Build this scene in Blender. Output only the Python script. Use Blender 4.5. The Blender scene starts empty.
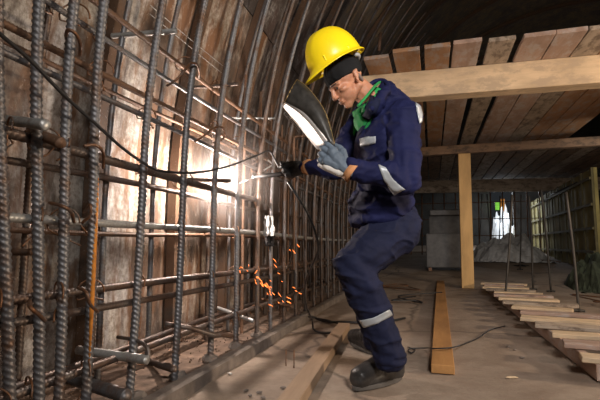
import bpy, bmesh, math, random
from mathutils import Vector, Matrix, Quaternion, noise, Euler
random.seed(7)
C = bpy.context.scene.collection
V = Vector
PI = math.pi

# ------------------------------------------------------------ camera frame
FPX = 440.0; CH = 0.75
YAW = math.atan(130/FPX); PIT = math.atan(44/FPX)
F = V((-math.sin(YAW)*math.cos(PIT), math.cos(YAW)*math.cos(PIT), math.sin(PIT)))
R = V((math.cos(YAW), math.sin(YAW), 0)); U = R.cross(F)
def at(px, py, D=None, X=None, Y=None, Z=None):
    """a point of the place measured off the photograph"""
    d = F + R*((px-300)/FPX) + U*((200-py)/FPX)
    if X is not None: t = X/d.x
    elif Y is not None: t = Y/d.y
    elif Z is not None: t = (Z-CH)/d.z
    else: t = D
    return V((0, 0, CH)) + d*t

cam = bpy.data.cameras.new('camera'); co = bpy.data.objects.new('camera', cam); C.objects.link(co)
cam.sensor_width = 36; cam.lens = FPX/600*36; cam.clip_start = .05; cam.clip_end = 200
m3 = Matrix((R, U, -F)).transposed()
co.matrix_world = Matrix.Translation((0, 0, CH)) @ m3.to_4x4()
bpy.context.scene.camera = co

# ------------------------------------------------------------ helpers
def tag(o, label=None, cat=None, group=None, kind=None):
    if label: o['label'] = label
    if cat: o['category'] = cat
    if group: o['group'] = group
    if kind: o['kind'] = kind
    return o
def link(name, me, mat=None, parent=None, smooth=True):
    o = bpy.data.objects.new(name, me); C.objects.link(o)
    if mat is not None: me.materials.append(mat)
    if parent is not None: o.parent = parent
    if smooth: me.polygons.foreach_set('use_smooth', [True]*len(me.polygons))
    return o
def obj(name, bm, mat=None, parent=None, smooth=False):
    me = bpy.data.meshes.new(name); bmesh.ops.recalc_face_normals(bm, faces=bm.faces[:]); bm.to_mesh(me); bm.free()
    return link(name, me, mat, parent, smooth)
def empty(name, loc):
    o = bpy.data.objects.new(name, None); C.objects.link(o); o.location = loc; o.empty_display_size = .1
    return o
def bevel(o, w=.004, seg=2):
    m = o.modifiers.new('bevel', 'BEVEL'); m.width = w; m.segments = seg; m.limit_method = 'ANGLE'; return o
def box(bm, c, s, rot=None):
    M = Matrix.Translation(c)
    if rot is not None: M = M @ rot.to_4x4()
    r = bmesh.ops.create_cube(bm, size=1, matrix=M @ Matrix.Diagonal((*s, 1)))
    return r['verts']
def smoothpts(pts, n=8):
    """Catmull-Rom through points"""
    P = [V(p) for p in pts]
    if len(P) < 3: return P
    P = [P[0]*2-P[1]] + P + [P[-1]*2-P[-2]]
    out = []
    for i in range(1, len(P)-2):
        a, b, c, d = P[i-1:i+3]
        for k in range(n):
            t = k/n
            out.append(.5*((2*b)+(c-a)*t+(2*a-5*b+4*c-d)*t*t+(3*b-a-3*c+d)*t**3))
    out.append(P[-2]); return out
def sweep(bm, pts, rad, seg=10, cap=True, fn=None):
    """tube along pts; rad number or list; fn(s, theta)->factor"""
    P = [V(p) for p in pts]; n = len(P)
    T = [(P[min(i+1, n-1)]-P[max(i-1, 0)]).normalized() for i in range(n)]
    a = V((0, 0, 1)) if abs(T[0].z) < .9 else V((1, 0, 0))
    N = T[0].cross(a).normalized(); s = 0; rings = []
    for i in range(n):
        if i: s += (P[i]-P[i-1]).length
        N = (N - T[i]*N.dot(T[i])).normalized(); B = T[i].cross(N)
        r = rad[i] if isinstance(rad, (list, tuple)) else rad
        ring = []
        for k in range(seg):
            th = 2*PI*k/seg
            rr = r*(fn(s, th) if fn else 1)
            ring.append(bm.verts.new(P[i]+(N*math.cos(th)+B*math.sin(th))*rr))
        rings.append(ring)
    for i in range(n-1):
        A, B_ = rings[i], rings[i+1]
        for k in range(seg):
            bm.faces.new((A[k], A[(k+1) % seg], B_[(k+1) % seg], B_[k]))
    if cap: bm.faces.new(rings[0][::-1]); bm.faces.new(rings[-1])
    return rings
def resample(pts, step):
    P = [V(p) for p in pts]; out = [P[0].copy()]; need = step
    for a, b in zip(P, P[1:]):
        L = (b-a).length; pos = 0
        while L-pos >= need:
            pos += need; out.append(a.lerp(b, pos/L)); need = step
        need -= (L-pos)
    out.append(P[-1]); return out
def rebar(name, pts, r, mat, detail=2, parent=None, pitch=None, smooth=True):
    pitch = pitch or r*1.15
    st = {2: pitch/6.3, 1: pitch/4.2, 0: .05}[detail]
    P = resample(pts, st)
    if len(P) > 2 and (P[-1]-P[-2]).length < st*.3: P.pop(-2)
    def fn(s, th):
        u = (s/pitch + 3*th/(2*PI)) % 1
        v = max(0., math.cos(2*PI*(u-.5)))
        ridge = .07*max(0, math.cos(2*th))**16
        return .97 + .24*v**1.6 + ridge
    bm = bmesh.new(); sweep(bm, P, r*.93, {2: 18, 1: 12, 0: 7}[detail], True, fn if detail else None)
    return obj(name, bm, mat, parent, smooth)
def tube(name, pts, r, mat, parent=None, seg=8, sm=6):
    bm = bmesh.new(); sweep(bm, smoothpts(pts, sm), r, seg); return obj(name, bm, mat, parent, True)
def board(name, a, b, w, t, mat, up=V((0, 0, 1)), parent=None, bev=.004, rough=0):
    """a plank from a to b (centre line), width w across, thickness t along up; local x is its length"""
    a, b = V(a), V(b); x = (b-a); L = x.length; x.normalize(); y = up.cross(x).normalized(); z = x.cross(y)
    bm = bmesh.new(); n = max(1, int(L/.25))
    vs = []
    for i in range(n+1):
        q = -L/2+L*i/n; dw = random.uniform(-1, 1)*rough; dz = random.uniform(-1, 1)*rough*.5
        e = [random.uniform(-1, 1)*rough for _ in range(4)] if i in (0, n) else [0]*4
        vs.append([bm.verts.new((q+e[0], -w/2+dw, -t/2+dz)), bm.verts.new((q+e[1], w/2+dw, -t/2+dz)), bm.verts.new((q+e[2], w/2+dw, t/2+dz)), bm.verts.new((q+e[3], -w/2+dw, t/2+dz))])
    for A, B_ in zip(vs, vs[1:]):
        for k in range(4): bm.faces.new((A[k], B_[k], B_[(k+1) % 4], A[(k+1) % 4]))
    bm.faces.new(vs[0]); bm.faces.new(vs[-1][::-1])
    o = obj(name, bm, mat, None)
    M = Matrix.Translation((a+b)/2) @ Matrix((x, y, z)).transposed().to_4x4()
    if parent is not None:
        o.parent = parent; o.matrix_basis = Matrix.Translation(-parent.location) @ M
    else: o.matrix_world = M
    if bev: bevel(o, bev, 1)
    return o

# ------------------------------------------------------------ materials
def mat(name):
    m = bpy.data.materials.new(name); m.use_nodes = True
    nt = m.node_tree; b = nt.nodes['Principled BSDF']; return m, nt, b
def N(nt, t, **k):
    n = nt.nodes.new(t)
    for a, v in k.items():
        if a in n.inputs.keys(): n.inputs[a].default_value = v
        else: setattr(n, a, v)
    return n
def coords(nt, scale, rnd=False):
    tc = N(nt, 'ShaderNodeTexCoord'); mp = N(nt, 'ShaderNodeMapping'); mp.inputs['Scale'].default_value = scale
    nt.links.new(tc.outputs['Object'], mp.inputs['Vector'])
    if rnd:
        oi = N(nt, 'ShaderNodeObjectInfo'); mu = N(nt, 'ShaderNodeMath', operation='MULTIPLY'); mu.inputs[1].default_value = 37
        nt.links.new(oi.outputs['Random'], mu.inputs[0]); nt.links.new(mu.outputs[0], mp.inputs['Location'])
    return mp.outputs[0]
def ramp(nt, fac, stops):
    r = N(nt, 'ShaderNodeValToRGB'); e = r.color_ramp.elements
    while len(e) < len(stops): e.new(.5)
    for i, (p, c) in enumerate(stops): e[i].position = p; e[i].color = (*c, 1)
    nt.links.new(fac, r.inputs[0]); return r.outputs[0]
def noi(nt, vec, sc, det=6, rough=.6, dist=0):
    n = N(nt, 'ShaderNodeTexNoise'); n.inputs['Scale'].default_value = sc; n.inputs['Detail'].default_value = det
    n.inputs['Roughness'].default_value = rough; n.inputs['Distortion'].default_value = dist
    nt.links.new(vec, n.inputs['Vector']); return n.outputs['Fac']
def mix(nt, fac, a, b, mode='MIX'):
    n = N(nt, 'ShaderNodeMix', data_type='RGBA', blend_type=mode)
    for s, v in ((0, fac), (6, a), (7, b)):
        if hasattr(v, 'links'): nt.links.new(v, n.inputs[s])
        elif s == 0: n.inputs[0].default_value = v
        else: n.inputs[s].default_value = (*v, 1)
    return n.outputs[2]
def bump(nt, b, h, st=.4, dist=.01):
    n = N(nt, 'ShaderNodeBump'); n.inputs['Strength'].default_value = st; n.inputs['Distance'].default_value = dist
    nt.links.new(h, n.inputs['Height']); nt.links.new(n.outputs[0], b.inputs['Normal'])
def simple(name, col, rough=.6, metal=0, bmp=0, bsc=60, var=.25, nsc=8):
    m, nt, b = mat(name); v = coords(nt, (1, 1, 1), True)
    f = noi(nt, v, nsc); lo = tuple(c*(1-var) for c in col); hi = tuple(min(1, c*(1+var)) for c in col)
    nt.links.new(ramp(nt, f, [(.3, lo), (.7, hi)]), b.inputs['Base Color'])
    b.inputs['Roughness'].default_value = rough; b.inputs['Metallic'].default_value = metal
    if bmp: bump(nt, b, noi(nt, v, bsc, 4), bmp, .004)
    return m
def rusty(name, steel, rust, amt=.5, rough=.45, metal=.55, sc=9):
    m, nt, b = mat(name); v = coords(nt, (1, 1, 1), True)
    f = noi(nt, v, sc, 8, .7); g = noi(nt, v, 70, 5, .7)
    k = ramp(nt, f, [(amt-.08, (0, 0, 0)), (amt+.1, (1, 1, 1))])
    st = mix(nt, g, tuple(c*.5 for c in steel), tuple(c*1.5 for c in steel)); rs = mix(nt, g, tuple(c*.5 for c in rust), tuple(c*1.4 for c in rust))
    sp = ramp(nt, noi(nt, v, 110, 2), [(.68, (0, 0, 0)), (.74, (1, 1, 1))])
    col = mix(nt, sp, mix(nt, k, rs, st), (.45, .43, .4))
    nt.links.new(col, b.inputs['Base Color']); b.inputs['Roughness'].default_value = rough
    b.inputs['Metallic'].default_value = metal; bump(nt, b, g, .35, .002); return m
def wood(name, a, b_, rough=.75, knots=True, stain=None):
    m, nt, b = mat(name); v = coords(nt, (1.2, 14, 14), True)
    f = noi(nt, v, 2.2, 8, .65, .6); v2 = coords(nt, (1, 3, 3), True); g = noi(nt, v2, 1.6, 4, .6)
    col = mix(nt, f, a, b_); col = mix(nt, ramp(nt, g, [(.4, (0, 0, 0)), (.7, (.55, .55, .55))]), col, tuple(c*.5 for c in a))
    if stain: col = mix(nt, ramp(nt, noi(nt, coords(nt, (1, 2, 2), True), 5, 6, .7), [(.48, (0, 0, 0)), (.6, (.85, .85, .85))]), col, stain)
    nt.links.new(col, b.inputs['Base Color']); b.inputs['Roughness'].default_value = rough
    bump(nt, b, f, .4, .004); return m
def emis(name, col, st):
    m, nt, b = mat(name); b.inputs['Base Color'].default_value = (*col, 1); b.inputs['Emission Color'].default_value = (*col, 1); b.inputs['Emission Strength'].default_value = st; return m

STEEL = rusty('weathered_steel', (.17, .17, .18), (.15, .09, .06), .42)
STEELR = rusty('rust_brown_steel', (.14, .12, .11), (.13, .082, .06), .5)
RUST = rusty('rust_steel', (.12, .095, .08), (.17, .095, .058), .6, .6, .35)
STEELK = rusty('shaded_far_steel', (.11, .105, .108), (.1, .06, .04), .5, .65, .3)  # shade deep in the cage put into a darker steel colour
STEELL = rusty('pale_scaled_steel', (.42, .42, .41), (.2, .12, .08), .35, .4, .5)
WIRE = rusty('tie_wire', (.12, .1, .09), (.2, .09, .04), .55, .5, .5, 20)
RUBBER = simple('black_cable_rubber', (.018, .018, .02), .45, 0, .2)
WOODY = wood('yellow_timber', (.52, .31, .12), (.72, .48, .22))
WOODP = wood('pale_timber', (.5, .36, .22), (.78, .6, .4), stain=(.42, .32, .22))
WOODW = wood('warm_lit_stained_timber', (.26, .13, .06), (.42, .24, .13), stain=(.3, .25, .22))  # warm light on the left deck boards put into the wood colour
WOODT = wood('tan_timber', (.22, .145, .09), (.4, .28, .185))
WOODO = wood('orange_timber', (.33, .15, .045), (.5, .26, .085))
WOODG = wood('grey_timber', (.26, .2, .15), (.5, .41, .32), stain=(.12, .085, .06))
WOODD = wood('dark_deck_timber', (.13, .08, .05), (.3, .19, .12), stain=(.055, .04, .03))
WOODE = wood('concrete_stained_timber', (.27, .165, .115), (.5, .36, .29), stain=(.4, .34, .31))

def lining(name, pale, patch, rust, dark, thr=.5):
    m, nt, b = mat(name)
    v = coords(nt, (1, 1, .5), False); w = coords(nt, (2.2, 2.2, .6), False); o = coords(nt, (1, 1, 1))
    big = noi(nt, v, 2.3, 8, .7, .4); st = noi(nt, w, 3.5, 8, .65, .3); fi = noi(nt, o, 28, 6, .75)
    col = mix(nt, ramp(nt, fi, [(.38, (0, 0, 0)), (.62, (1, 1, 1))]), patch, pale)
    col = mix(nt, ramp(nt, st, [(thr-.04, (0, 0, 0)), (thr+.1, (1, 1, 1))]), col, rust)
    col = mix(nt, ramp(nt, big, [(thr+.0, (0, 0, 0)), (thr+.14, (1, 1, 1))]), col, dark)
    sp = ramp(nt, noi(nt, coords(nt, (5, 5, 2.2)), 9, 8, .75), [(.6, (0, 0, 0)), (.68, (.8, .8, .8))])
    col = mix(nt, sp, col, pale)
    nt.links.new(col, b.inputs['Base Color']); b.inputs['Roughness'].default_value = .8
    bump(nt, b, fi, .5, .01); return m
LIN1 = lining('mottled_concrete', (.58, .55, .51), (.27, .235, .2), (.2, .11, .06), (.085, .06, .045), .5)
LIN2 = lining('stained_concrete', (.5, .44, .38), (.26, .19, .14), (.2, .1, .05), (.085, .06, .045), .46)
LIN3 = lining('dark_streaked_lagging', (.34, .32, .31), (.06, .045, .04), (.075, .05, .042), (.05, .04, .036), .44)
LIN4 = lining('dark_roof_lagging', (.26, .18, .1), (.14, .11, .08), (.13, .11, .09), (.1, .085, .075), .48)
RIBM = rusty('rusted_arch_rib', (.08, .065, .055), (.13, .075, .045), .6, .7, .1, 4)

def floormat():
    m, nt, b = mat('dusty_concrete_floor'); o = coords(nt, (1, 1, 1))
    a = noi(nt, o, 1.3, 8, .65, .5); c = noi(nt, o, 9, 8, .75); d = noi(nt, o, 60, 5, .7)
    col = mix(nt, ramp(nt, a, [(.35, (0, 0, 0)), (.65, (1, 1, 1))]), (.2, .145, .105), (.35, .28, .22))
    col = mix(nt, ramp(nt, c, [(.45, (0, 0, 0)), (.75, (.7, .7, .7))]), col, (.19, .13, .095))
    col = mix(nt, ramp(nt, d, [(.6, (0, 0, 0)), (.72, (.6, .6, .6))]), col, (.12, .09, .07))
    vo = N(nt, 'ShaderNodeTexVoronoi', feature='DISTANCE_TO_EDGE'); vo.inputs['Scale'].default_value = .55
    ds = N(nt, 'ShaderNodeMix', data_type='VECTOR'); ds.inputs[0].default_value = .25
    nn = N(nt, 'ShaderNodeTexNoise'); nn.inputs['Scale'].default_value = 2.5; nn.inputs['Detail'].default_value = 6; nt.links.new(o, nn.inputs['Vector'])
    nt.links.new(o, ds.inputs[4]); nt.links.new(nn.outputs['Color'], ds.inputs[5]); nt.links.new(ds.outputs[1], vo.inputs['Vector'])
    cr = ramp(nt, vo.outputs['Distance'], [(.0, (.75, .75, .75)), (.012, (0, 0, 0))])
    col = mix(nt, cr, col, (.06, .045, .035))
    nt.links.new(col, b.inputs['Base Color']); b.inputs['Roughness'].default_value = .85; bump(nt, b, c, .4, .02); return m
FLOORM = floormat()
EARTH = simple('reddish_grit', (.19, .13, .095), .95, 0, .8, 40, .55, 12)
CURBM = simple('grey_curb_concrete', (.17, .14, .12), .9, 0, .6, 30, .4, 10)
NAVY = simple('navy_work_cloth', (.0095, .0115, .048), .75, 0, .35, 350, .2, 5)
NAVYD = simple('dark_navy_trouser_cloth', (.011, .0135, .036), .8, 0, .35, 350, .3, 6)
REFL = simple('grey_reflective_tape', (.34, .36, .38), .4, .15, .1, 200, .08)
YEL = simple('yellow_hard_hat_plastic', (.95, .7, .012), .28, 0, 0, 60, .05, 5)
KNIT = simple('black_knit', (.012, .012, .013), .95, 0, .8, 260, .3)
GREEN = simple('green_shirt_cloth', (.01, .22, .05), .8, 0, .3, 300, .2)
LEATH = simple('black_boot_leather', (.03, .027, .026), .42, 0, .3, 70, .5, 14)
SOLE = simple('dusty_boot_sole', (.085, .075, .068), .9, 0, .3, 60, .3)
GLOVEB = simple('blue_grey_glove_leather', (.1, .13, .17), .7, 0, .3, 120, .25)
GLOVEW = simple('pale_split_leather', (.62, .58, .54), .8, 0, .4, 120, .15)
GLOVED = simple('dark_glove_leather', (.035, .033, .035), .7, 0, .3, 120, .4)
CUFF = simple('brown_leather_cuff', (.38, .17, .07), .8, 0, .4, 90, .3)
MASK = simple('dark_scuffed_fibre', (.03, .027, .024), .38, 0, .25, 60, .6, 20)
MASKF = simple('weld_lit_shield_front', (.55, .52, .5), .35, .2, .1, 80, .15)  # weld glare on the mask front put into a pale colour
BRASS = simple('brass_edging', (.5, .34, .14), .4, .8)
PLAST = simple('crumpled_pale_plastic', (.5, .5, .5), .5, 0, .8, 14, .35, 9)
def skinmat():
    m, nt, b = mat('tanned_skin'); v = coords(nt, (1, 1, 1))
    nt.links.new(ramp(nt, noi(nt, v, 22), [(.3, (.4, .165, .09)), (.7, (.56, .27, .165))]), b.inputs['Base Color'])
    b.inputs['Roughness'].default_value = .5; b.inputs['Subsurface Weight'].default_value = .1; b.inputs['Subsurface Radius'].default_value = (.01, .004, .002)
    bump(nt, b, noi(nt, v, 90), .25, .003); return m
SKIN = skinmat()
for m_ in (NAVY, NAVYD, KNIT): m_.node_tree.nodes['Principled BSDF'].inputs['Specular IOR Level'].default_value = .15

# ------------------------------------------------------------ the setting
XC, ZC = 4.0, 1.0
def arc(R0, a0, a1, n):
    """points (x, z) on the tunnel arch, angle measured up from the left springing"""
    return [(XC-R0*math.cos(a), ZC+R0*math.sin(a)) for a in [a0+(a1-a0)*i/n for i in range(n+1)]]
def ground(y): return 0 if y < 8.2 else (y-8.2)*.072
def atg(px, py):
    d = (at(px, py, D=1)-V((0, 0, CH))); lo, hi = 1.5, 17.5
    for _ in range(40):
        mid = (lo+hi)/2; z = CH + d.z*mid/d.y
        if z > ground(mid): lo = mid
        else: hi = mid
    return V((d.x*lo/d.y, lo, ground(lo)))
bm = bmesh.new(); n = 90
gx = [-3+i*.35 for i in range(40)]; gy = [-1.5+i*.35 for i in range(62)]
grid = [[bm.verts.new((x, y, .006*noise.noise(V((x*1.1, y*1.1, 0)))-.006+ground(y))) for x in gx] for y in gy]
for a, b in zip(grid, grid[1:]):
    for k in range(len(gx)-1): bm.faces.new((a[k], a[k+1], b[k+1], b[k]))
tag(obj('floor', bm, FLOORM, smooth=True), kind='structure')
def lip(name, x0, x1, y0, y1, z0, z1, m, rough=.015, st=.12):
    bm = bmesh.new(); rows = []
    for j in range(int((y1-y0)/st)+1):
        y = y0+j*st; row = []
        for x, z in ((x0, z0), (x0, z1), ((x0*.6+x1*.4), z1), (x0*.25+x1*.75, z1), (x1, z1-.008), (x1, z0)):
            d = noise.noise(V((x*3, y*2.2, z*3)))*rough
            row.append(bm.verts.new((x+(d if z > z0 else d), y, z+(d*.7 if z > z0 else 0))))
        rows.append(row)
    for a, b in zip(rows, rows[1:]):
        for k in range(5): bm.faces.new((a[k], a[k+1], b[k+1], b[k]))
    bm.faces.new(rows[0]); bm.faces.new(rows[-1][::-1])
    return obj(name, bm, m)
tag(lip('floor', -2.0, -1.24, -1.2, 18, -.02, .045, EARTH, .02), kind='structure')
tag(lip('trim_1', -1.25, -1.18, -1.2, 18, -.02, .065, CURBM, .02), kind='structure')

def vault_panel(name, y0, y1, R0, a0, a1, m, n=14, low=True, th=.05):
    bm = bmesh.new(); P = arc(R0, a0, a1, n)
    if low: P = [(XC-R0, 0), (XC-R0, .45)] + P
    Q = [((x-XC)*(1+th/R0)+XC, (z-ZC)*(1+th/R0)+ZC if z > ZC else z) for x, z in P]
    A = [[bm.verts.new((x, y, z)) for x, z in L] for L in (P, Q) for y in (y0, y1)]
    for i in range(len(P)-1):
        bm.faces.new((A[0][i], A[1][i], A[1][i+1], A[0][i+1])); bm.faces.new((A[2][i], A[2][i+1], A[3][i+1], A[3][i]))
        bm.faces.new((A[0][i], A[0][i+1], A[2][i+1], A[2][i])); bm.faces.new((A[1][i], A[3][i], A[3][i+1], A[1][i+1]))
    for i in (0, -1): bm.faces.new((A[0][i], A[2][i], A[3][i], A[1][i]))
    return tag(obj(name, bm, m), kind='structure')
RL = 5.9; PW = .42
y = -1.3; k = 0
while y < 17.9:
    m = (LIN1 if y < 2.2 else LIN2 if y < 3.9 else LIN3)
    off = random.uniform(-.015, .02)
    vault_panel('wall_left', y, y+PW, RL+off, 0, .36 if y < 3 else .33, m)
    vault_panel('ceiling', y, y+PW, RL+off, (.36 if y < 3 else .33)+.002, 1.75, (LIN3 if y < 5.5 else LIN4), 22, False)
    if k % 2 and y > -1: y += PW; k += 1; continue
    # steel arch rib between the panels
    bm = bmesh.new(); P = [(XC-RL+.02, 0), (XC-RL+.02, .5)] + arc(RL-.02, 0, (.45 if k % 4 else 1.75), 34)
    A = []
    for x, z in P:
        s = (RL-.07)/RL
        xi, zi = XC+(x-XC)*s, (ZC+(z-ZC)*s if z > ZC else z)
        A.append([bm.verts.new(q) for q in ((x, y-.035, z), (xi, y-.035, zi), (xi, y+.035, zi), (x, y+.035, z))])
    for a, b in zip(A, A[1:]):
        for q in range(4): bm.faces.new((a[q], a[(q+1) % 4], b[(q+1) % 4], b[q]))
    bm.faces.new(A[0]); bm.faces.new(A[-1][::-1])
    tag(obj('trim_%d' % (k+2), bm, RIBM), kind='structure')
    y += PW; k += 1
# right hand side of the tunnel
bm = bmesh.new(); P = arc(RL, 1.754, PI, 20) + [(XC+RL, 0)]
A = [[bm.verts.new((x, y, z)) for x, z in P] for y in (-1.3, 18)]
for i in range(len(P)-1): bm.faces.new((A[0][i], A[1][i], A[1][i+1], A[0][i+1]))
o = obj('wall_right', bm, LIN4); s_ = o.modifiers.new('s', 'SOLIDIFY'); s_.thickness = .08; tag(o, kind='structure')
# end wall with an opening onto daylight
BACK = simple('dark_end_boards', (.035, .033, .03), .9, 0, .4, 20, .5, 3)
bm = bmesh.new(); p = at(490, 190, Y=17.9); q = at(512, 190, Y=17.9)
box(bm, ((p.x-1.9)/2-.0, 17.9, 3.5), (p.x+1.9, .1, 7)); box(bm, ((q.x+9.9)/2, 17.9, 3.5), (9.9-q.x, .1, 7)); box(bm, ((p.x+q.x)/2, 17.9, 4.85), (q.x-p.x, .1, 4.3))
tag(obj('wall_back', bm, BACK), kind='structure')

# ------------------------------------------------------------ reinforcement cage
ORD = ['first', 'second', 'third', 'fourth', 'fifth', 'sixth', 'seventh', 'eighth', 'ninth', 'tenth', 'eleventh', 'twelfth', 'thirteenth', 'fourteenth', 'fifteenth', 'sixteenth', 'seventeenth', 'eighteenth', 'nineteenth', 'twentieth', 'twenty-first', 'twenty-second', 'twenty-third', 'twenty-fourth', 'twenty-fifth', 'twenty-sixth', 'twenty-seventh', 'twenty-eighth', 'twenty-ninth', 'thirtieth']
XF = -1.30
fpx = [5, 40, 64, 94, 143, 182, 213, 237, 258, 271]
fY = [at(p, 250, X=XF).y for p in fpx]
while fY[-1] < 9.4: fY.append(fY[-1]+.36)
lean_px = {0: (-3, 6, 10), 1: (39, 40, 39), 2: (74, 65, 59), 3: (104, 94, 86), 4: (163, 141, 129), 5: (205, 182, 173)}
def leaned(P, i):
    a, b, c = lean_px[i]; A, B, D_ = at(a, 0, X=-1.27), at(b, 250, X=XF), at(c, 400, X=XF)
    for _ in range(8): A = at(a, 0, X=XC-math.sqrt(5.3**2-(A.z-ZC)**2))
    for p in P:
        if p.z > B.z: t = (p.z-B.z)/(A.z-B.z); p.y = B.y+(A.y-B.y)*t
        else: t = (p.z-B.z)/(D_.z-B.z); p.y = B.y+(D_.y-B.y)*t
    return P
def barpath(y, X0, top, lean=0, zb=.0):
    R0 = XC-X0
    P = [V((X0, y-lean, zb)), V((X0, y-lean*.5, .45))]
    for i in range(40):
        a = i*.025
        if a > top: break
        P.append(V((XC-R0*math.cos(a), y, ZC+R0*math.sin(a))))
    return P
looks = ['grey', 'dusty grey', 'dark grey', 'grey-brown']
for i, y in enumerate(fY):
    D = V((XF, y, 1)).length
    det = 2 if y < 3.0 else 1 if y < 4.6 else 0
    PP = barpath(y, XF, .76+random.uniform(-.02, .03), random.uniform(-.01, .02))
    if i < 6: PP = leaned(PP, i)
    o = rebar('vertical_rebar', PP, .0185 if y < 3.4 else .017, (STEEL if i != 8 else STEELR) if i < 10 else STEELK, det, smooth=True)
    extra = ', orange rust streak' if i == 3 else ''
    if i == 0: w = 'foremost ribbed steel rebar of the cage at the left edge of the photo'
    elif i < 10: w = 'ribbed steel rebar of the cage front, %s upright from the left edge%s' % (ORD[i], extra)
    else: w = 'distant rebar arching into the vault, %s upright of the cage front from the left' % ORD[i]
    tag(o, w, 'rebar', 'upright bars of the cage front')
# orange streak on the fourth bar
ST = simple('orange_rust_streak', (.55, .2, .025), .8, 0, .3, 60, .3, 30)
yb = fY[3]
b4 = [o for o in C.objects if o.name.startswith('vertical_rebar')][3]
bm = bmesh.new(); sweep(bm, [V((XF+.012, yb-.012, z)) for z in (.3, .5, .7, .9, 1.02)], [.004, .009, .0095, .008, .004], 8)
o = obj('rust_streak', bm, ST, b4, True); o['label'] = 'orange rust streak'

bpx = [25, 103, 151, 208, 229]
bY = [at(p, 250, X=-1.62).y for p in bpx]
while bY[-1] < 9.0: bY.append(bY[-1]+.42)
for i, y in enumerate(bY):
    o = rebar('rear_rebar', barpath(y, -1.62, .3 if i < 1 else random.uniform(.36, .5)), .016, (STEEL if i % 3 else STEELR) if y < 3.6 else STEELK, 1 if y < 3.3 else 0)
    tag(o, 'upright rebar of the rear row by the lining, %s from the left' % ORD[i], 'rebar', 'upright bars of the cage rear')
# shorter starter bars with free tips in the middle of the cage
sx = -1.47
tips = [(245, 75), (260, 92), (270.5, 105), (281, 125), (288, 128), (296, 140)]
sY = []
for i, (a, b) in enumerate(tips):
    t = at(a, b, X=sx); sY.append(t.y)
    if i and sY[-1]-sY[-2] < .12: sY[-1] = sY[-2]+.2
    rb = rebar('starter_bar', [V((sx, sY[-1], 0)), V((sx, sY[-1], .9)), V((sx+.01, sY[-1], t.z))], .0135, RUST, 1, pitch=.017)
    tag(rb, 'short ribbed starter bar with free tip beyond the arc, %s from the left' % ORD[i], 'rebar', 'starter bars inside the cage')
for i in range(9):
    y = sY[-1]+.3*(i+1)
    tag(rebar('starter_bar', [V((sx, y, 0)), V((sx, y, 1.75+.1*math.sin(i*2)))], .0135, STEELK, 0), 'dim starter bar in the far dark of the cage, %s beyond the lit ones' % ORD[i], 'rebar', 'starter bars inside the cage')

# horizontals: z, x, y-end, radius
XH = XF-.036
rows = [(1.77, XH, 9.2, .0135, RUST, 'topmost horizontal rebar of the cage front, rust brown'),
        (1.65, XH, 9.2, .0125, STEEL, 'second horizontal rebar from the top of the cage front, dark'),
        (1.485, XH, 9.2, .014, RUST, 'third horizontal rebar from the top, rust brown, above the welding arc'),
        (1.375, XH, 9.2, .0125, STEEL, 'fourth horizontal rebar from the top, dark, just above the welding arc'),
        (1.12, XH, 3.35, .0195, STEELR, 'thick horizontal rebar at the height of the welding arc, end near the glove'),
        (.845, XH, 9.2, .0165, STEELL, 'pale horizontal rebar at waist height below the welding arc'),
        (.56, XH, 9.2, .0165, STEELR, 'horizontal rebar at knee height where the sparks fall'),
        (.49, XH, 9.2, .0155, STEELR, 'second knee-height rebar, just below its thicker neighbour'),
        (.26, XH, 9.2, .0165, STEELR, 'lowest horizontal rebar of the cage front, above the curb')]
for k, (z, x, y1, r, m, lab) in enumerate(rows):
    pts = [V((x+.004*math.sin(yy*2+k), yy, z-.012*(yy-1)*.5+.008*math.sin(yy*1.3+k*2))) for yy in [.75+(y1-.75)*i/24 for i in range(25)]]
    tag(rebar('horizontal_rebar', pts, r, m, 1), lab, 'rebar', 'horizontal bars of the cage front')
rear = [(1.95, .012, 'upper'), (1.55, .012, 'second'), (1.08, .016, 'arc-height'), (.81, .0125, 'waist-height'), (.52, .016, 'knee-height'), (.2, .016, 'lowest')]
for z, r, w in rear:
    pts = [V((-1.585, yy, z+.01*math.sin(yy*2+z*9))) for yy in [.9+8*i/20 for i in range(21)]]
    tag(rebar('rear_horizontal_rebar', pts, r, RUST if r < .013 else STEELR, 1), '%s horizontal rebar of the rear row close to the stained lining' % w, 'rebar', 'horizontal bars of the cage rear')

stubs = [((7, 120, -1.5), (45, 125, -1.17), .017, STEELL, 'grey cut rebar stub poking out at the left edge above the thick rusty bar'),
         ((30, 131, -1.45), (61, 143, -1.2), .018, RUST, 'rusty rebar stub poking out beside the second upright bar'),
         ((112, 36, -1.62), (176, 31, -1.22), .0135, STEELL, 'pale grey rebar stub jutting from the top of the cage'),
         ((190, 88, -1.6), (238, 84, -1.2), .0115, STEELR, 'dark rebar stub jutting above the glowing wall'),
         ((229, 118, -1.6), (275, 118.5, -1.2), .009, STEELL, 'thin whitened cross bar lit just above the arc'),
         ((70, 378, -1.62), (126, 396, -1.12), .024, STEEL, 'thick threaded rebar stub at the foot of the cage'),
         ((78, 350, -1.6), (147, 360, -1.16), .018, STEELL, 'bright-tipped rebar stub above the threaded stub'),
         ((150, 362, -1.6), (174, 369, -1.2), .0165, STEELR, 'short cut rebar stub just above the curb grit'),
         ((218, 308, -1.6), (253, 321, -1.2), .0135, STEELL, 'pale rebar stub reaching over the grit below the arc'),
         ((188, 179.5, -1.6), (230, 181, -1.24), .0125, STEELR, 'dark rebar stub silhouetted against the weld glare'),
         ((10, 252, -1.5), (33, 252, -1.36), .012, RUST, 'small rusty spacer behind the two leftmost bars'),
         ((262, 299, -1.5), (292, 307, -1.2), .014, RUST, 'rusty rebar stub in the falling sparks')]
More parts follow.
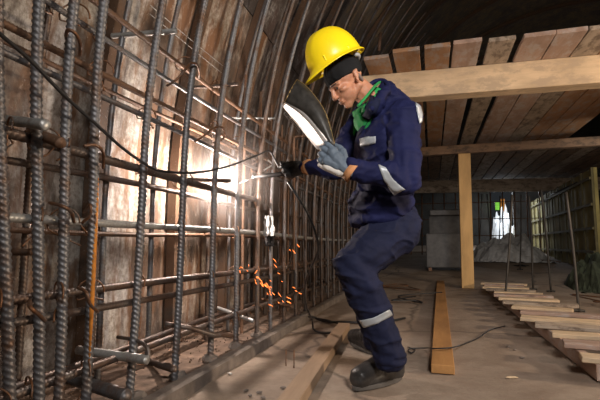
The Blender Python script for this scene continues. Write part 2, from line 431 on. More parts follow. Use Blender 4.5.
for (a, b, X0), (c, d, X1), r, m, lab in stubs:
    tag(rebar('cross_bar_stub', [at(a, b, X=X0), at(c, d, X=X1)], r, m, 2, pitch=r*.7), lab, 'rebar', 'cut cross bars')
o = tube('bent_bar', [at(165, 324, X=-1.45), at(190, 328, X=-1.33), at(213, 335, X=-1.25), at(222, 335, X=-1.24), at(232, 336, X=-1.22)], .015, STEELR)
tag(o, 'bent rebar resting across the lowest bars above the curb', 'rebar')
o = tube('bent_bar', [at(118, 337, X=-1.45), at(135, 340, X=-1.3), at(146, 346, X=-1.22), at(148, 356, X=-1.2), at(138, 362, X=-1.22)], .009, STEELR)
tag(o, 'thin hooked bar curling round the bright-tipped stub', 'rebar')
# an angle bracket glowing by the arc
b0 = at(291, 137, X=-1.3)
o = rebar('hooked_bar', [V((-1.27, b0.y, .5)), V((-1.27, b0.y, b0.z-.01)), V((-1.265, b0.y, b0.z)), V((-1.03, b0.y+.02, b0.z+.005))], .0135, WOODY and RUST, 1)
tag(o, 'right-angled rebar with its short top arm lit orange behind the glove', 'rebar')
# short diagonal pieces crossing by the holder
for (a, b), (c, d), lab in (((262, 155), (275, 166), 'short diagonal bar piece slanting down to the glove'), ((264, 170), (276, 163), 'short diagonal bar piece crossing beside the glove')):
    tag(rebar('diagonal_bar', [at(a, b, X=-1.36), at(c, d, X=-1.28)], .007, STEELL, 1), lab, 'rebar')

# tie wires: a loop round a crossing with a twisted tail
vnames = {i: ORD[i]+' upright bar' for i in range(30)}
hn = ['topmost', 'second', 'third', 'fourth', 'arc-height', 'waist-height', 'knee-height', 'lowest']
hz = [(1.77, .0135), (1.65, .0125), (1.485, .014), (1.375, .0125), (1.12, .0195), (.845, .0165), (.56, .0165), (.26, .0165)]
rw = random.Random(3)
for i, y in enumerate(fY[:13]):
    for k, (z, r) in enumerate(hz):
        if (i*3+k*5) % 4 == 1 or (k < 4 and rw.random() < .55): continue
        if k == 4 and y > 3.3: continue
        zz = z-.012*(y-1)*.5+.008*math.sin(y*1.3+k*2)
        s = 1 if (i+k) % 2 else -1; pts = []
        big = rw.uniform(1.0, 1.45)
        for j in range(13):
            a = PI*1.35*(j/12)-.2
            off = V((.036*math.cos(a)*big*.9, s*.032*math.cos(a*.7+.3), .034*math.sin(a)*big))
            pts.append(V((XF-.01, y, zz)) + off)
        e = pts[-1]; pts.append(e+V((.02, s*.04, -.02*rw.uniform(-.5, 2)))); pts.append(e+V((.035, s*.075*rw.uniform(.6, 1.6), -.045*rw.uniform(-.4, 1.5))))
        tag(tube('tie_wire', pts, .0036, WIRE, seg=6, sm=3), 'tie wire round the %s where it crosses the %s horizontal bar' % (vnames[i], hn[k]), 'wire', 'tie wires of the cage')
# hooked thin bars
for pts, r, lab in (
    ([at(66, 36, X=-1.27), at(68, 30, X=-1.2), at(75, 33, X=-1.18), at(80, 43, X=-1.2), at(80, 55, X=-1.28)], .0065, 'thin rusty hook over the third upright bar near the top left'),
    ([at(167, 86, X=-1.3), at(176, 80, X=-1.25), at(185, 70, X=-1.22), at(191, 63, X=-1.22), at(198, 66, X=-1.22), at(199, 78, X=-1.28)], .0065, 'dark hooked wire arching over the sixth upright bar'),
    ([at(195, 142, X=-1.3), at(205, 135, X=-1.24), at(214, 128, X=-1.22), at(223, 128, X=-1.22), at(224, 138, X=-1.27), at(213, 143, X=-1.32)], .007, 'black hook of wire against the glowing wall'),
    ([at(84, 146, X=-1.2), at(95, 145, X=-1.19), at(103, 152, X=-1.2), at(103, 168, X=-1.28)], .0065, 'hook of wire round the fourth upright bar above the rusty bar'),
    ([at(50, 203, X=-1.3), at(62, 206, X=-1.2), at(71, 212, X=-1.2), at(74, 222, X=-1.26)], .0065, 'hook of wire round the third upright bar at waist height'),
    ([at(30, 300, X=-1.3), at(30, 307, X=-1.2), at(38, 314, X=-1.2), at(45, 321, X=-1.24)], .0065, 'hook of wire round the second upright bar near the foot'),
    ([at(84, 212, X=-1.3), at(90, 205, X=-1.2), at(90, 215, X=-1.2), at(82, 223, X=-1.24)], .006, 'loop of wire between the third and fourth upright bars'),
    ([at(78, 288, X=-1.28), at(86, 292, X=-1.2), at(90, 304, X=-1.2), at(98, 312, X=-1.26)], .006, 'wire end dangling below the knee-height bar')):
    tag(tube('wire_hook', pts, r, WIRE, seg=7), lab, 'wire')
for i, dz in enumerate((0, .06)):
    tag(tube('binding_wire', [at(150, 5+i*9, X=-1.58), at(190, 39+i*8, X=-1.58), at(223, 66+i*8, X=-1.58)], .0025, STEELL, seg=5), '%s of two thin straight wires slanting down the pale lining' % ('upper', 'lower')[i], 'wire', 'thin straight wires')

# rag hung in the cage
def rag(name, c, w, h, m, seed, axis=R):
    bm = bmesh.new(); n = 12; g = []
    for j in range(n+1):
        row = []
        for i in range(n+1):
            u, v = i/n-.5, j/n-.5
            wd = w*(1-.35*abs(v+.1))*(1+.3*noise.noise(V((v*4, seed, 0))))
            p = c + axis*(u*wd) + V((0, 0, 1))*(-v*h)*(1+.25*noise.noise(V((u*3, seed, 4)))) + V((.8, -.6, 0))*(.045*noise.noise(V((u*5, v*4, seed)))+.02*math.sin(u*14+seed))
            row.append(bm.verts.new(p))
        g.append(row)
    for a, b in zip(g, g[1:]):
        for i in range(n): bm.faces.new((a[i], a[i+1], b[i+1], b[i]))
    o = obj(name, bm, m, None, True); s = o.modifiers.new('s', 'SOLIDIFY'); s.thickness = .006
    s2 = o.modifiers.new('sub', 'SUBSURF'); s2.levels = s2.render_levels = 1
    return o
tag(rag('hanging_rag', at(267.5, 226, X=-1.25), .085, .16, PLAST, 2.3), 'crumpled whitish rag hanging on the bars below the holder', 'rag')
tag(rag('hanging_glove_rag', at(270, 240, X=-1.25), .08, .1, GLOVED, 5.1), 'dark scrap of cloth hanging under the whitish rag', 'rag')

# ------------------------------------------------------------ cables
o = tube('thick_cable', [at(-14, 20, X=-1.12), at(0, 34, X=-1.15), at(30, 60, X=-1.18), at(66, 97, X=-1.2), at(98, 126, X=-1.22), at(125, 150, X=-1.24), at(150, 167, X=-1.24), at(165, 171.5, X=-1.23), at(190, 173, X=-1.22), at(213, 170, X=-1.22), at(235, 164, X=-1.2), at(258, 155, X=-1.15), at(269, 151, X=-1.1), at(275, 160, X=-1.06), at(279, 168, X=-1.03)], .0065, RUBBER)
tag(o, 'black welding cable looping along the cage front to the raised glove', 'cable')
hp = at(283, 178, D=2.72)
o = tube('thin_cable', [at(288, 182, D=2.66), at(296, 194, D=2.6), at(307, 212, D=2.62), at(315, 232, D=2.66), at(318, 250, D=2.75), at(311, 268, D=2.9), at(305, 285, D=3.1), at(306, 305, D=3.4), at(312, 320, D=3.75), V((at(314, 330, Z=.01).x, at(314, 330, Z=.01).y, .012)), at(324, 333, Z=.012), at(338, 331, Z=.012), at(341, 325, Z=.012), at(330, 321, Z=.012), at(315, 318, Z=.012), at(300, 315, Z=.075)], .008, RUBBER)
tag(o, 'black cable hanging from the welder down to a loop on the floor', 'cable')
o = tube('thin_cable', [at(301, 316, Z=.012)+V((.12, 0, 0)), at(325, 321.5, Z=.012), at(345, 322, Z=.012), at(360, 322.5, Z=.012), at(385, 322, Z=.012), at(405, 318, Z=.012)], .011, RUBBER)
tag(o, 'black cable lying on the floor behind the boots', 'cable')
o = tube('floor_wire', [at(408, 347, Z=.007), at(415, 350, Z=.007), at(411, 353, Z=.007), at(409, 349, Z=.007), at(425, 348, Z=.02), at(436, 348.5, Z=.066), at(452, 347.5, Z=.066), at(464, 344, Z=.007), at(478, 338, Z=.007), at(490, 330, Z=.007), at(505, 326, Z=.006)], .0045, RUBBER)
tag(o, 'thin black wire trailing over the orange plank', 'wire')

# ------------------------------------------------------------ floor timber
def fplank(name, a, b, w, t, m, lab, z0=.0):
    a, b = V(a), V(b); a.z = b.z = z0+t/2
    return tag(board(name, a, b, w, t, m, bev=.003), lab, 'plank')
p0, p1 = at(291, 400, Z=.04), at(344, 325, Z=.04)
d = (p1-p0).normalized(); p0 = p0-d*.5
fplank('floor_plank', p0+V((.0, 0, 0)), p1, .1, .06, WOODT, 'long tan timber lying on the floor beside the curb')
fplank('floor_plank', at(443, 374, Z=0)+V((0, 0, 0)), at(440.5, 283, Z=0), .13, .05, WOODO, 'orange plank lying on the floor right of the boots')

# ------------------------------------------------------------ slatted timber walkway at right
fr = at(590, 377, Z=.0); bk = at(483, 289, Z=.0)
ax = (bk-fr).normalized(); sd = V((ax.y, -ax.x, 0)); 
walk = empty('slatted_walkway', fr)
tag(walk, 'low slatted timber walkway of pale cross boards at the right', 'walkway')
L = (bk-fr).length
def railp(s, t, z): return fr + ax*s + sd*t + V((0, 0, z))
for t in (.03, .42):
    board('rail', railp(-.1, t, .05), railp(L, t, .05), .05, .09, WOODE, parent=walk)
ns = 15; rr = random.Random(5)
for i in range(ns):
    s = -.05+(L-.15)*(i/(ns-1))
    w = (.17 if i else .12); j = rr.uniform(-.03, .05); sk = rr.uniform(-.06, .06)
    sl = board('slat', railp(s+sk*.3+.02, -.07+j, .11+.004*(i % 2)), railp(s-.1+sk, .52+rr.uniform(-.06, .09), .112+.004*(i % 2)), w*rr.uniform(.85, 1.1), .03, [WOODP, WOODE, WOODP, WOODG][i % 4], parent=walk, rough=.004)

# ------------------------------------------------------------ scaffold deck
ZD = 2.33; BH = .285
a0, a1 = at(420, 96, Z=ZD), at(600, 82, Z=ZD)
dr = (a1-a0).normalized(); pn = V((-dr.y, dr.x, 0))
bl = a0-dr*.62; br = a1+dr*3
o = board('deck_beam', bl+pn*.11+V((0, 0, BH/2)), br+pn*.11+V((0, 0, BH/2)), .2, BH, WOODP, bev=.006)
tag(o, 'big pale square timber beam carrying the front of the deck', 'beam')
o = board('deck_batten', bl+pn*.42+V((0, 0, BH+.067)), br+pn*.42+V((0, 0, BH+.067)), .08, .05, WOODY, bev=.004)
tag(o, 'thin yellow batten nailed over the deck boards behind the big beam', 'batten')
c0 = at(425, 156, Z=ZD); c1 = at(600, 146, Z=ZD)
o = board('deck_beam', c0-(c1-c0).normalized()*.7+V((0, 0, .075)), c1+(c1-c0)*.8+V((0, 0, .075)), .14, .15, WOODD, bev=.006)
tag(o, 'middle beam under the deck resting on the yellow post', 'beam')
e0 = at(420, 192.5, Z=ZD-.12); e1 = at(600, 192, Z=ZD-.12)
o = board('deck_beam', e0+V((-1.3, 0, .18)), e1+V((3, 0, .18)), .14, .3555, WOODG, bev=.006)
tag(o, 'grey far beam across the back of the deck', 'beam')
pb = at(467.5, 290, Z=0); pb.x += .03; pt = V((pb.x+.02, c0.y+(c1.y-c0.y)*((pb.x-c0.x)/(c1.x-c0.x)), ZD-.003)); pb.y = pt.y
post = board('deck_post', V((pb.x, pb.y, 0)), pt, .2, .12, WOODY, up=V((0, 1, 0)), bev=.006)
tag(post, 'yellow timber post holding up the middle beam of the deck', 'post')
gaps = [(370, 393), (397, 421), (425, 448), (450.5, 475), (482, 505), (512, 538.5), (539.5, 566), (567, 594), (595.5, 622), (623, 650), (651, 680), (681, 712), (713, 745), (746, 780)]
lastx = -9
endy = [57.5, 50.5, 47, 43, 41, 37, 34, 31, 28]
for i, (g0, g1) in enumerate(gaps[:11]):
    yy = 77-(g0-370)*.0875
    A, B = at(g0, yy, Z=ZD+BH), at(g1, yy-1.5, Z=ZD+BH)
    A.x = max(A.x, lastx+.008); lastx = B.x = max(B.x, A.x+.2); w = abs(B.x-A.x); cx = (A.x+B.x)/2
    ey = at((g0+g1)/2+5, endy[i], Z=ZD+BH).y if i < len(endy) else 3.4
    z = ZD+BH+.021; kk = 8.8+.05*(i % 3)
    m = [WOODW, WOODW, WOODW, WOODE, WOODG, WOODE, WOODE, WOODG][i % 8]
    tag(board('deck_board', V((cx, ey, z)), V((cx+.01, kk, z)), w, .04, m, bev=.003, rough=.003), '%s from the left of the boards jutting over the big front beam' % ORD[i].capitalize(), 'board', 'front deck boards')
for i in range(16):
    x = -.45+i*.29
    tag(board('deck_board', V((x, 9.0+.03*(i % 2), ZD+BH+.021)), V((x+.02, 13.9, ZD+BH+.021)), .265, .04, WOODD if i % 3 else WOODG, bev=0), '%s from the left of the dark boards at the back of the deck' % ORD[i].capitalize(), 'board', 'rear deck boards')
# loose steel bar standing on deck board by the helmet
tag(tube('leaning_rod', [at(379, 51, Y=5.2), at(380.5, 33, Y=5.2)], .02, RUST), 'short rusty rod sticking up behind the leftmost deck board end', 'rod')
tag(tube('brace_rod', [at(551, 195, Y=12), at(583, 180, Y=10.5), at(602, 174, Y=9.8)], .022, RUBBER), 'dark diagonal rod below the deck at the right', 'rod')

# ------------------------------------------------------------ background under the deck
PROP = simple('dark_prop_steel', (.05, .045, .04), .6, .3)
GREYB = simple('grey_sheet_metal', (.13, .13, .135), .6, .2, .3, 20, .3)
YWD = simple('olive_formwork_ribs', (.14, .12, .055), .85)
YW = simple('yellow_formwork_ply', (.3, .25, .09), .8, 0, .3, 10, .35, 2)
w0 = at(600, 243, Y=9.5); w1 = at(534, 243, Y=17.0)
o = board('formwork_wall', V((w1.x, 17.0, 1.25)), V((w0.x, 9.5, 1.25)), .06, 1.9, YW, bev=0)
fw = empty('formwork_panel_wall', V((w0.x, 9.5, 0))); o.parent = fw; o.matrix_parent_inverse = Matrix.Translation(-fw.location); o.name = 'panel'
tag(fw, 'yellowish formwork wall with a grid of ribs at the far right', 'wall')
for i in range(11):
    p = V((w1.x, 17, 0)).lerp(V((w0.x, 9.5, 0)), i/10)-V((.06, 0, 0))
    q = board('stud', p+V((0, 0, .3)), p+V((0, 0, 2.2)), .035, .04, YWD, up=V((0, 1, 0)), parent=fw, bev=0)
for z in (.6, 1.05, 1.5, 2.0):
    board('waler', V((w1.x-.09, 17, z)), V((w0.x-.09, 9.5, z)), .035, .05, YWD, parent=fw, bev=0)
props = [((541, 190), (551, 292)), ((566, 192), (579, 312)), ((512, 195), (505, 300)), ((521, 195), (520, 270)), ((529, 196), (533, 290)), ((600, 200), (592, 262)), ((487, 194), (491, 254)), ((482, 194), (479, 252)), ((500, 196), (499, 258))]
for i, ((a, b), (c, d)) in enumerate(props):
    f_ = atg(c, d); t_ = at(a, b, Y=f_.y); t_.z = min(max(t_.z, 1.2), ZD+BH-.02)
    e = empty('steel_prop', f_); tag(e, 'thin dark steel rod leaning under the deck, %s of nine from the right edge' % ['third', 'second', 'sixth', 'fifth', 'fourth', 'first', 'eighth', 'ninth', 'seventh'][i], 'rod', 'thin rods under the deck')
    o = tube('rod', [f_-e.location, (t_-e.location)*.5+V((.01, 0, 0)), t_-e.location], .015, PROP, e)
    o = tube('foot', [V((-.06, 0, .012)), V((0, 0, .02)), V((.06, 0, .012))], .014, PROP, e)
# bright heap of crumpled plastic in the daylight opening
def heap(name, c, sx_, sy_, h, m, seed, n=22, sp=3.2):
    bm = bmesh.new(); g = []
    for j in range(n+1):
        row = []
        for i in range(n+1):
            u, v = i/n*2-1, j/n*2-1; r2 = min(1, u*u+v*v)
            z = h*(1-r2)**.7*(1+.6*noise.noise(V((u*sp, v*sp, seed))))
            row.append(bm.verts.new((c[0]+u*sx_, c[1]+v*sy_, c[2]+max(-.01, z+.12*h*noise.noise(V((u*9, v*9, seed)))))))
        g.append(row)
    for a, b in zip(g, g[1:]):
        for i in range(n): bm.faces.new((a[i], a[i+1], b[i+1], b[i]))
    return obj(name, bm, m)
p = at(501, 236, Z=0); yy = 16.6
hx = at(503, 230, Y=yy).x
WHITEP = simple('white_plastic_sheeting', (.8, .82, .84), .5, 0, .9, 8, .15, 5)
tag(heap('plastic_heap', (hx, yy, ground(yy)-.05), .42, .8, 1.25, WHITEP, 1.7), 'bright crumpled white plastic heaped in the daylight gap', 'heap')
tag(heap('rubble_heap', (at(505, 240, Y=13).x+.05, 13.0, .3), .95, .9, .62, PLAST, 4.2), 'grey heap of crumpled sacks and rubble in front of the daylight gap', 'heap')
tag(heap('rubble_heap', (at(598, 246, Y=8.6).x, 8.6, 0), .5, .8, .5, simple('dark_brush', (.04, .05, .03), .9, 0, .9, 20, .6, 12), 8.8), 'dark tangled heap at the right edge under the deck', 'heap')
gv = at(498, 206, Y=17.6); o = bmesh.new(); box(o, (0, 0, 0), (.2, .08, .3)); o = obj('green_sign', o, emis('daylit_green', (.25, .6, .05), .5)); o.location = gv; bevel(o, .02)
o.data.materials[0] = simple('bright_green_cloth', (.25, .75, .05), .7)
o.location.z = gv.z; tag(o, 'small bright green cloth high in the daylight gap', 'cloth')
o = tube('orange_pole', [V((at(502.5, 206, Y=17.6).x, 17.6, .6)), V((at(502.5, 206, Y=17.6).x, 17.6, 2.4))], .09, simple('orange_paint', (.7, .25, .04), .6)); tag(o, 'orange pole beside the green cloth in the daylight gap', 'pole')
# grey cabinet / machine behind the post
mc = at(448, 243, Y=10.5); mach = empty('machine_cabinet', V((mc.x, 10.5, ground(10.4)))); tag(mach, 'dim grey machine cabinet with an inclined panel left of the yellow post', 'machine')
for nm, cz, s, rot in (('body', .45, (.95, .6, .75), 0), ('panel', 1.0, (.8, .1, .5), -.4), ('top', 1.3, (.75, .3, .12), .1)):
    bm = bmesh.new(); box(bm, (0, -.1 if nm != 'body' else 0, cz), s, Euler((rot, 0, 0)).to_matrix()); o = obj(nm, bm, GREYB, mach); bevel(o, .02)
for sx_ in (-.4, .4):
    bm = bmesh.new(); box(bm, (sx_, 0, .05), (.07, .5, .1)); obj('foot', bm, WIRE, mach)
# coiled hose
pts = []
hc = atg(484, 255)
for i in range(70):
    a = i*.42; r = .36+.04*math.sin(i*.7)
    pts.append(V((hc.x+r*math.cos(a), hc.y+r*.9*math.sin(a), ground(hc.y+r*.9*math.sin(a))+.02+i*.0012)))
tag(tube('coiled_hose', pts, .017, RUBBER, seg=6, sm=2), 'black hose coiled on the floor right of the yellow post', 'hose')
# wire debris on the floor behind
for i, (a, b) in enumerate(((560, 247), (585, 252), (540, 262), (420, 300), (398, 290), (532, 268), (574, 300))):
    c = atg(a, b); rr_ = random.Random(i+20); pts = [c+V((rr_.uniform(-.35, .35), rr_.uniform(-.6, .6), rr_.uniform(.01, .06))) for _ in range(6)]
    tag(tube('scrap_wire', pts, .009, RUBBER if i % 2 else WIRE, seg=5), ['tangle of scrap wire on the floor below the yellowish wall', 'tangle of scrap wire near the dark heap at right', 'loose wire curled by the feet of the thin rods', 'dark wire curled on the floor left of the orange plank', 'dark squiggle of wire on the floor behind the knee', 'scrap wire beside the grey rubble heap', 'scrap wire on the floor behind the right end of the walkway'][i], 'wire')
# cloth backdrop / tall cage bars at far end seen left of the post
bm = bmesh.new()
for i in range(12):
    x = -.6+i*.33; sweep(bm, [V((x, 14.2, 0)), V((x+.05, 14.2, 2.3))], .02, 6)
for z in (.5, 1.0, 1.5, 2.0): sweep(bm, [V((-.7, 14.22, z)), V((3.3, 14.22, z))], .014, 6)
tag(obj('rebar_mesh_screen', bm, WIRE), 'dim screen of rebar mesh across the tunnel behind the machine', 'mesh')

# ------------------------------------------------------------ small things on the floor
def stone(c, s, m, lab, seed, cat='debris', grp='grit and chips on the floor'):
    bm = bmesh.new(); bmesh.ops.create_icosphere(bm, subdivisions=2, radius=1)
    for v in bm.verts: v.co *= 1+.35*noise.noise(v.co*1.3+V((seed, 0, 0))); v.co = V((v.co.x*s[0], v.co.y*s[1], v.co.z*s[2]))
    o = obj('debris_chip', bm, m); o.location = (c[0], c[1], c[2]+s[2]*.6); o.rotation_euler.z = seed*3; tag(o, lab, cat, grp); return o
cz = [(230, 374, 'white', 'small white chip on the floor beside the curb'), (250, 396, 'd', 'dark crumbs on the floor near the tan timber, nearest clump'), (259, 393, 'd', 'dark crumb right of the clump near the tan timber'), (263, 398, 'd', 'flat dark crumb at the bottom edge by the tan timber'), (246, 391, 'd', 'dark crumb left of the clump near the tan timber'),
      (512, 378, 'w', 'splinter of pale wood on the floor before the walkway'), (508, 347, 'd', 'dark twiggy crumb beside the trailing wire'), (515, 350, 'd', 'second dark crumb beside the trailing wire'), (522, 358, 'd', 'brown crumb on the floor by the walkway edge'), (216, 352, 'd', 'dark clod against the curb'), (283, 388, 'd', 'crumb hugging the left side of the tan timber')]
for i, (a, b, k, lab) in enumerate(cz):
    m = {'white': GLOVEW, 'd': CURBM, 'w': WOODP}[k]
    stone(at(a, b, Z=0), (.016, .01, .006) if k != 'w' else (.035, .008, .006), m, lab, i*1.7+1)
gr = random.Random(11); bm = bmesh.new()
for i in range(900):
    if i < 900: x, y, z = gr.uniform(-1.85, -1.2), gr.uniform(.9, 6), .045
    else: x, y, z = gr.uniform(-1.15, 2.0), gr.uniform(1.8, 6), 0.0
    s = gr.uniform(.003, .013)*(1 if i < 500 else .6)
    M = Matrix.Translation((x, y, z+s*.2)) @ Euler((gr.random()*3, gr.random()*3, gr.random()*3)).to_matrix().to_4x4() @ Matrix.Diagonal((s, s*.7, s*.5, 1))
    bmesh.ops.create_icosphere(bm, subdivisions=1, radius=1, matrix=M)
tag(obj('loose_grit', bm, EARTH), 'loose grit scattered along the foot of the cage', 'grit', kind='stuff')
for i, (a, b, c) in enumerate(((286, 365, 349), (294, 367, 350))):
    f_ = at(a, b, Z=0); h = (at(a, c, Y=f_.y).z)
    tag(tube('floor_pin', [V((f_.x, f_.y, -.01)), V((f_.x, f_.y, h))], .0035, WIRE, seg=6), 'thin steel pin standing in the floor, %s of the pair' % ('left', 'right')[i], 'pin', 'pins in the floor')
# mortar clumps at bar feet
for i, y in enumerate(fY[3:9]):
    stone((XF, y, .03), (.045, .05, .035), CURBM, 'grey mortar clump round the foot of the %s upright bar from the left' % ORD[i+3], i+30, 'mortar', 'mortar clumps at bar feet')

# ------------------------------------------------------------ sparks
SPK = emis('glowing_spark', (1, .22, .045), 4.5)
bm = bmesh.new(); sr = random.Random(4); src = at(247, 272, X=-1.27)
for i in range(46):
    t = sr.random(); 
    if i < 22: px, py, dx, dy = 257+t*26+sr.gauss(0, 2.2), 277+t*30+sr.gauss(0, 2.2), 1, 1.25
    elif i < 32: px, py, dx, dy = sr.uniform(262, 303), sr.uniform(272, 310), 1, .45
    elif i < 40: px, py, dx, dy = 248+sr.gauss(0, 4), 271+sr.gauss(0, 5), sr.uniform(-1, 1), 1
    else: px, py, dx, dy = sr.uniform(250, 300), sr.uniform(240, 300), .8, 1
    D = 3.05+sr.uniform(-.1, .12); l = sr.uniform(.006, .02); c = at(px, py, D=D); dd = (R*dx-V((0, 0, 1))*dy).normalized()*l
    sweep(bm, [c-dd, c, c+dd], [.0005, .0017, .0005], 5)
tag(obj('weld_sparks', bm, SPK), 'orange sparks falling from the weld beside the knee-height bar', 'sparks', kind='stuff')

# ------------------------------------------------------------ body building
def hullcap(bm, p0, r0, p1, r1, fl=None):
    """two spheres hulled; fl = (axis, factor) flattens both"""
    t = bmesh.new(); vs = []
    for p, r in ((p0, r0), (p1, r1)):
        g = bmesh.ops.create_icosphere(t, subdivisions=2, radius=1)['verts']
        for v in g:
            q = v.co*r
            if fl: a, f_ = fl; q = q - a*(q.dot(a))*(1-f_)
            v.co = V(p)+q
    h = bmesh.ops.convex_hull(t, input=t.verts[:])
    keep = set(e for e in h['geom'] if isinstance(e, bmesh.types.BMFace))
    bmesh.ops.delete(t, geom=[v for v in t.verts if not v.link_faces], context='VERTS')
    bmesh.ops.delete(t, geom=[f for f in t.faces if f not in keep], context='FACES')
    me = bpy.data.meshes.new('t'); t.to_mesh(me); t.free(); bm.from_mesh(me); bpy.data.meshes.remove(me)
def ell(bm, c, s, rot=None):
    M = Matrix.Translation(c) @ (rot.to_4x4() if rot is not None else Matrix()) @ Matrix.Diagonal((*s, 1))
    bmesh.ops.create_icosphere(bm, subdivisions=3, radius=1, matrix=M)
def organic(name, bm, m, parent=None, voxel=.006, smooth=6, disp=None, dec=None):
    me = bpy.data.meshes.new('tmp'); bm.to_mesh(me); bm.free(); o = bpy.data.objects.new('tmp', me); C.objects.link(o)
    r = o.modifiers.new('r', 'REMESH'); r.mode = 'VOXEL'; r.voxel_size = voxel
    s = o.modifiers.new('s', 'SMOOTH'); s.factor = .5; s.iterations = smooth
    dg = bpy.context.evaluated_depsgraph_get(); dg.update()
    me2 = bpy.data.meshes.new_from_object(o.evaluated_get(dg)); bpy.data.objects.remove(o); bpy.data.meshes.remove(me)
    if disp:
        nn = [v.normal.copy() for v in me2.vertices]
        for v, q in zip(me2.vertices, nn): v.co += q*disp(v.co, q)
    me2.name = name; me2.materials.clear()
    return link(name, me2, m, parent, True)
# joints (measured, metres)
J = dict(
    pelvis=at(388, 222, D=2.42), waist=at(384, 200, D=2.38), chest=at(381, 150, D=2.33), neck=at(377, 104, D=2.32), 
    shL=at(404, 116, D=2.16), elL=at(405, 178, D=2.07), wrL=at(345, 168, D=2.0),
    shR=at(366, 116, D=2.5), elR=at(336, 166, D=2.52), wrR=at(303, 168, D=2.66),
    hipL=at(394, 228, D=2.33), knL=at(353, 266, D=2.2), anL=at(390, 349, D=2.27),
    hipR=at(384, 228, D=2.52), knR=at(365, 268, D=2.66), anR=at(374, 334, D=3.05))
fwd = (-R*.97 + V((0, 0, 0)) - V((F.x, F.y, 0)).normalized()*.2).normalized()   # body facing
pers_root = None
# --- head frame: forward = facing, tilted down
hfw0 = (-R - V((F.x, F.y, 0)).normalized()*.28).normalized()
hside = V((0, 0, 1)).cross(hfw0).normalized()       # his left = towards camera
TL = math.radians(38)
hf = hfw0*math.cos(TL) - V((0, 0, 1))*math.sin(TL); hu = hfw0*math.sin(TL) + V((0, 0, 1))*math.cos(TL)
HR = Matrix((hf, hside, hu)).transposed()
HC = at(346, 82, D=2.27)
def hp_(x, y, z): return HC + HR @ V((x, y, z))*1.06
bm = bmesh.new()
ell(bm, hp_(-.012, 0, .035), (.098, .077, .088), HR)
ell(bm, hp_(.03, 0, -.03), (.06, .062, .075), HR)
hullcap(bm, hp_(.055, .0, -.088), .026, hp_(-.02, .048, -.05), .02); hullcap(bm, hp_(.055, 0, -.088), .026, hp_(-.02, -.048, -.05), .02)
hullcap(bm, hp_(.068, 0, -.094), .017, hp_(.055, 0, -.1), .018)       # chin
hullcap(bm, hp_(.082, 0, .012), .009, hp_(.102, 0, -.03), .0115); ell(bm, hp_(.098, 0, -.036), (.015, .019, .011), HR)  # nose
for s in (-1, 1):
    ell(bm, hp_(.048, s*.042, -.022), (.03, .022, .02), HR)           # cheeks
    hullcap(bm, hp_(.08, s*.012, .016), .009, hp_(.064, s*.05, .012), .009)   # brows
    ell(bm, hp_(.066, s*.03, -.001), (.0145, .0145, .0125), HR)       # eyeballs
    hullcap(bm, hp_(-.022, s*.077, .012), .009, hp_(-.014, s*.077, -.03), .008, None)      # ears
    hullcap(bm, hp_(-.034, s*.08, .014), .008, hp_(-.024, s*.078, -.012), .008)
ell(bm, hp_(.082, 0, -.062), (.0135, .026, .0065), HR); ell(bm, hp_(.079, 0, -.073), (.013, .023, .0065), HR)   # lips
hullcap(bm, hp_(-.03, 0, -.04), .058, J['neck']+V((0, 0, .0)), .062)   # neck
hullcap(bm, J['neck'], .062, J['chest'], .1); hullcap(bm, J['chest'], .1, J['waist'], .095); hullcap(bm, J['waist'], .095, J['pelvis'], .1)
for s in 'LR':
    hullcap(bm, J['neck'].lerp(J['chest'], .3), .055, J['sh'+s], .045)
    hullcap(bm, J['sh'+s], .045, J['el'+s], .036); hullcap(bm, J['el'+s], .036, J['wr'+s], .025)
    hullcap(bm, J['pelvis'], .09, J['hip'+s], .085); hullcap(bm, J['hip'+s], .08, J['kn'+s], .05); hullcap(bm, J['kn'+s], .05, J['an'+s], .036)
# hands: list of chains in world space, reused by the gloves
def hand_chains(wr, d, pal, side, curl, thumb, spread=.18, sc=1.0):
    """d = direction of the knuckles, pal = palm normal (fingers curl to it), side = towards the thumb"""
    ch = [('palm', wr, .027*sc, wr+d*.055*sc+side*.012*sc, .026*sc, ), ('palm', wr+d*.02*sc-side*.01, .024*sc, wr+d*.075*sc-side*.022*sc, .022*sc), ('palm', wr+d*.03*sc, .024*sc, wr+d*.08*sc+side*.02*sc, .022*sc)]
    Ls = [(.042, .028, .02), (.046, .031, .022), (.043, .029, .021), (.034, .022, .018)]
    for i in range(4):
        off = (1.5-i)*.0215*sc; b = wr+d*(.082-.004*abs(i-1))*sc+side*off; ang = 0; p = b
        dd0 = (d+side*(1.5-i)*spread*.3).normalized()
        for j, l in enumerate(Ls[i]):
            ang += curl[j]*(1+.1*(i-1.5)); dd = dd0*math.cos(ang)+pal*math.sin(ang); q = p+dd*l*sc
            ch.append(('f', p, (.0125-.0012*j)*sc, q, (.0115-.0014*j)*sc)); p = q
    p = wr+d*.022*sc+side*.026*sc
    for j, (l, v) in enumerate(zip((.04, .032, .026), thumb)):
        q = p+(d*v[0]+side*v[1]+pal*v[2]).normalized()*l*sc; ch.append(('t', p, (.0155-.0015*j)*sc, q, (.014-.0015*j)*sc)); p = q
    return ch
up = V((0, 0, 1)); toCam = -F
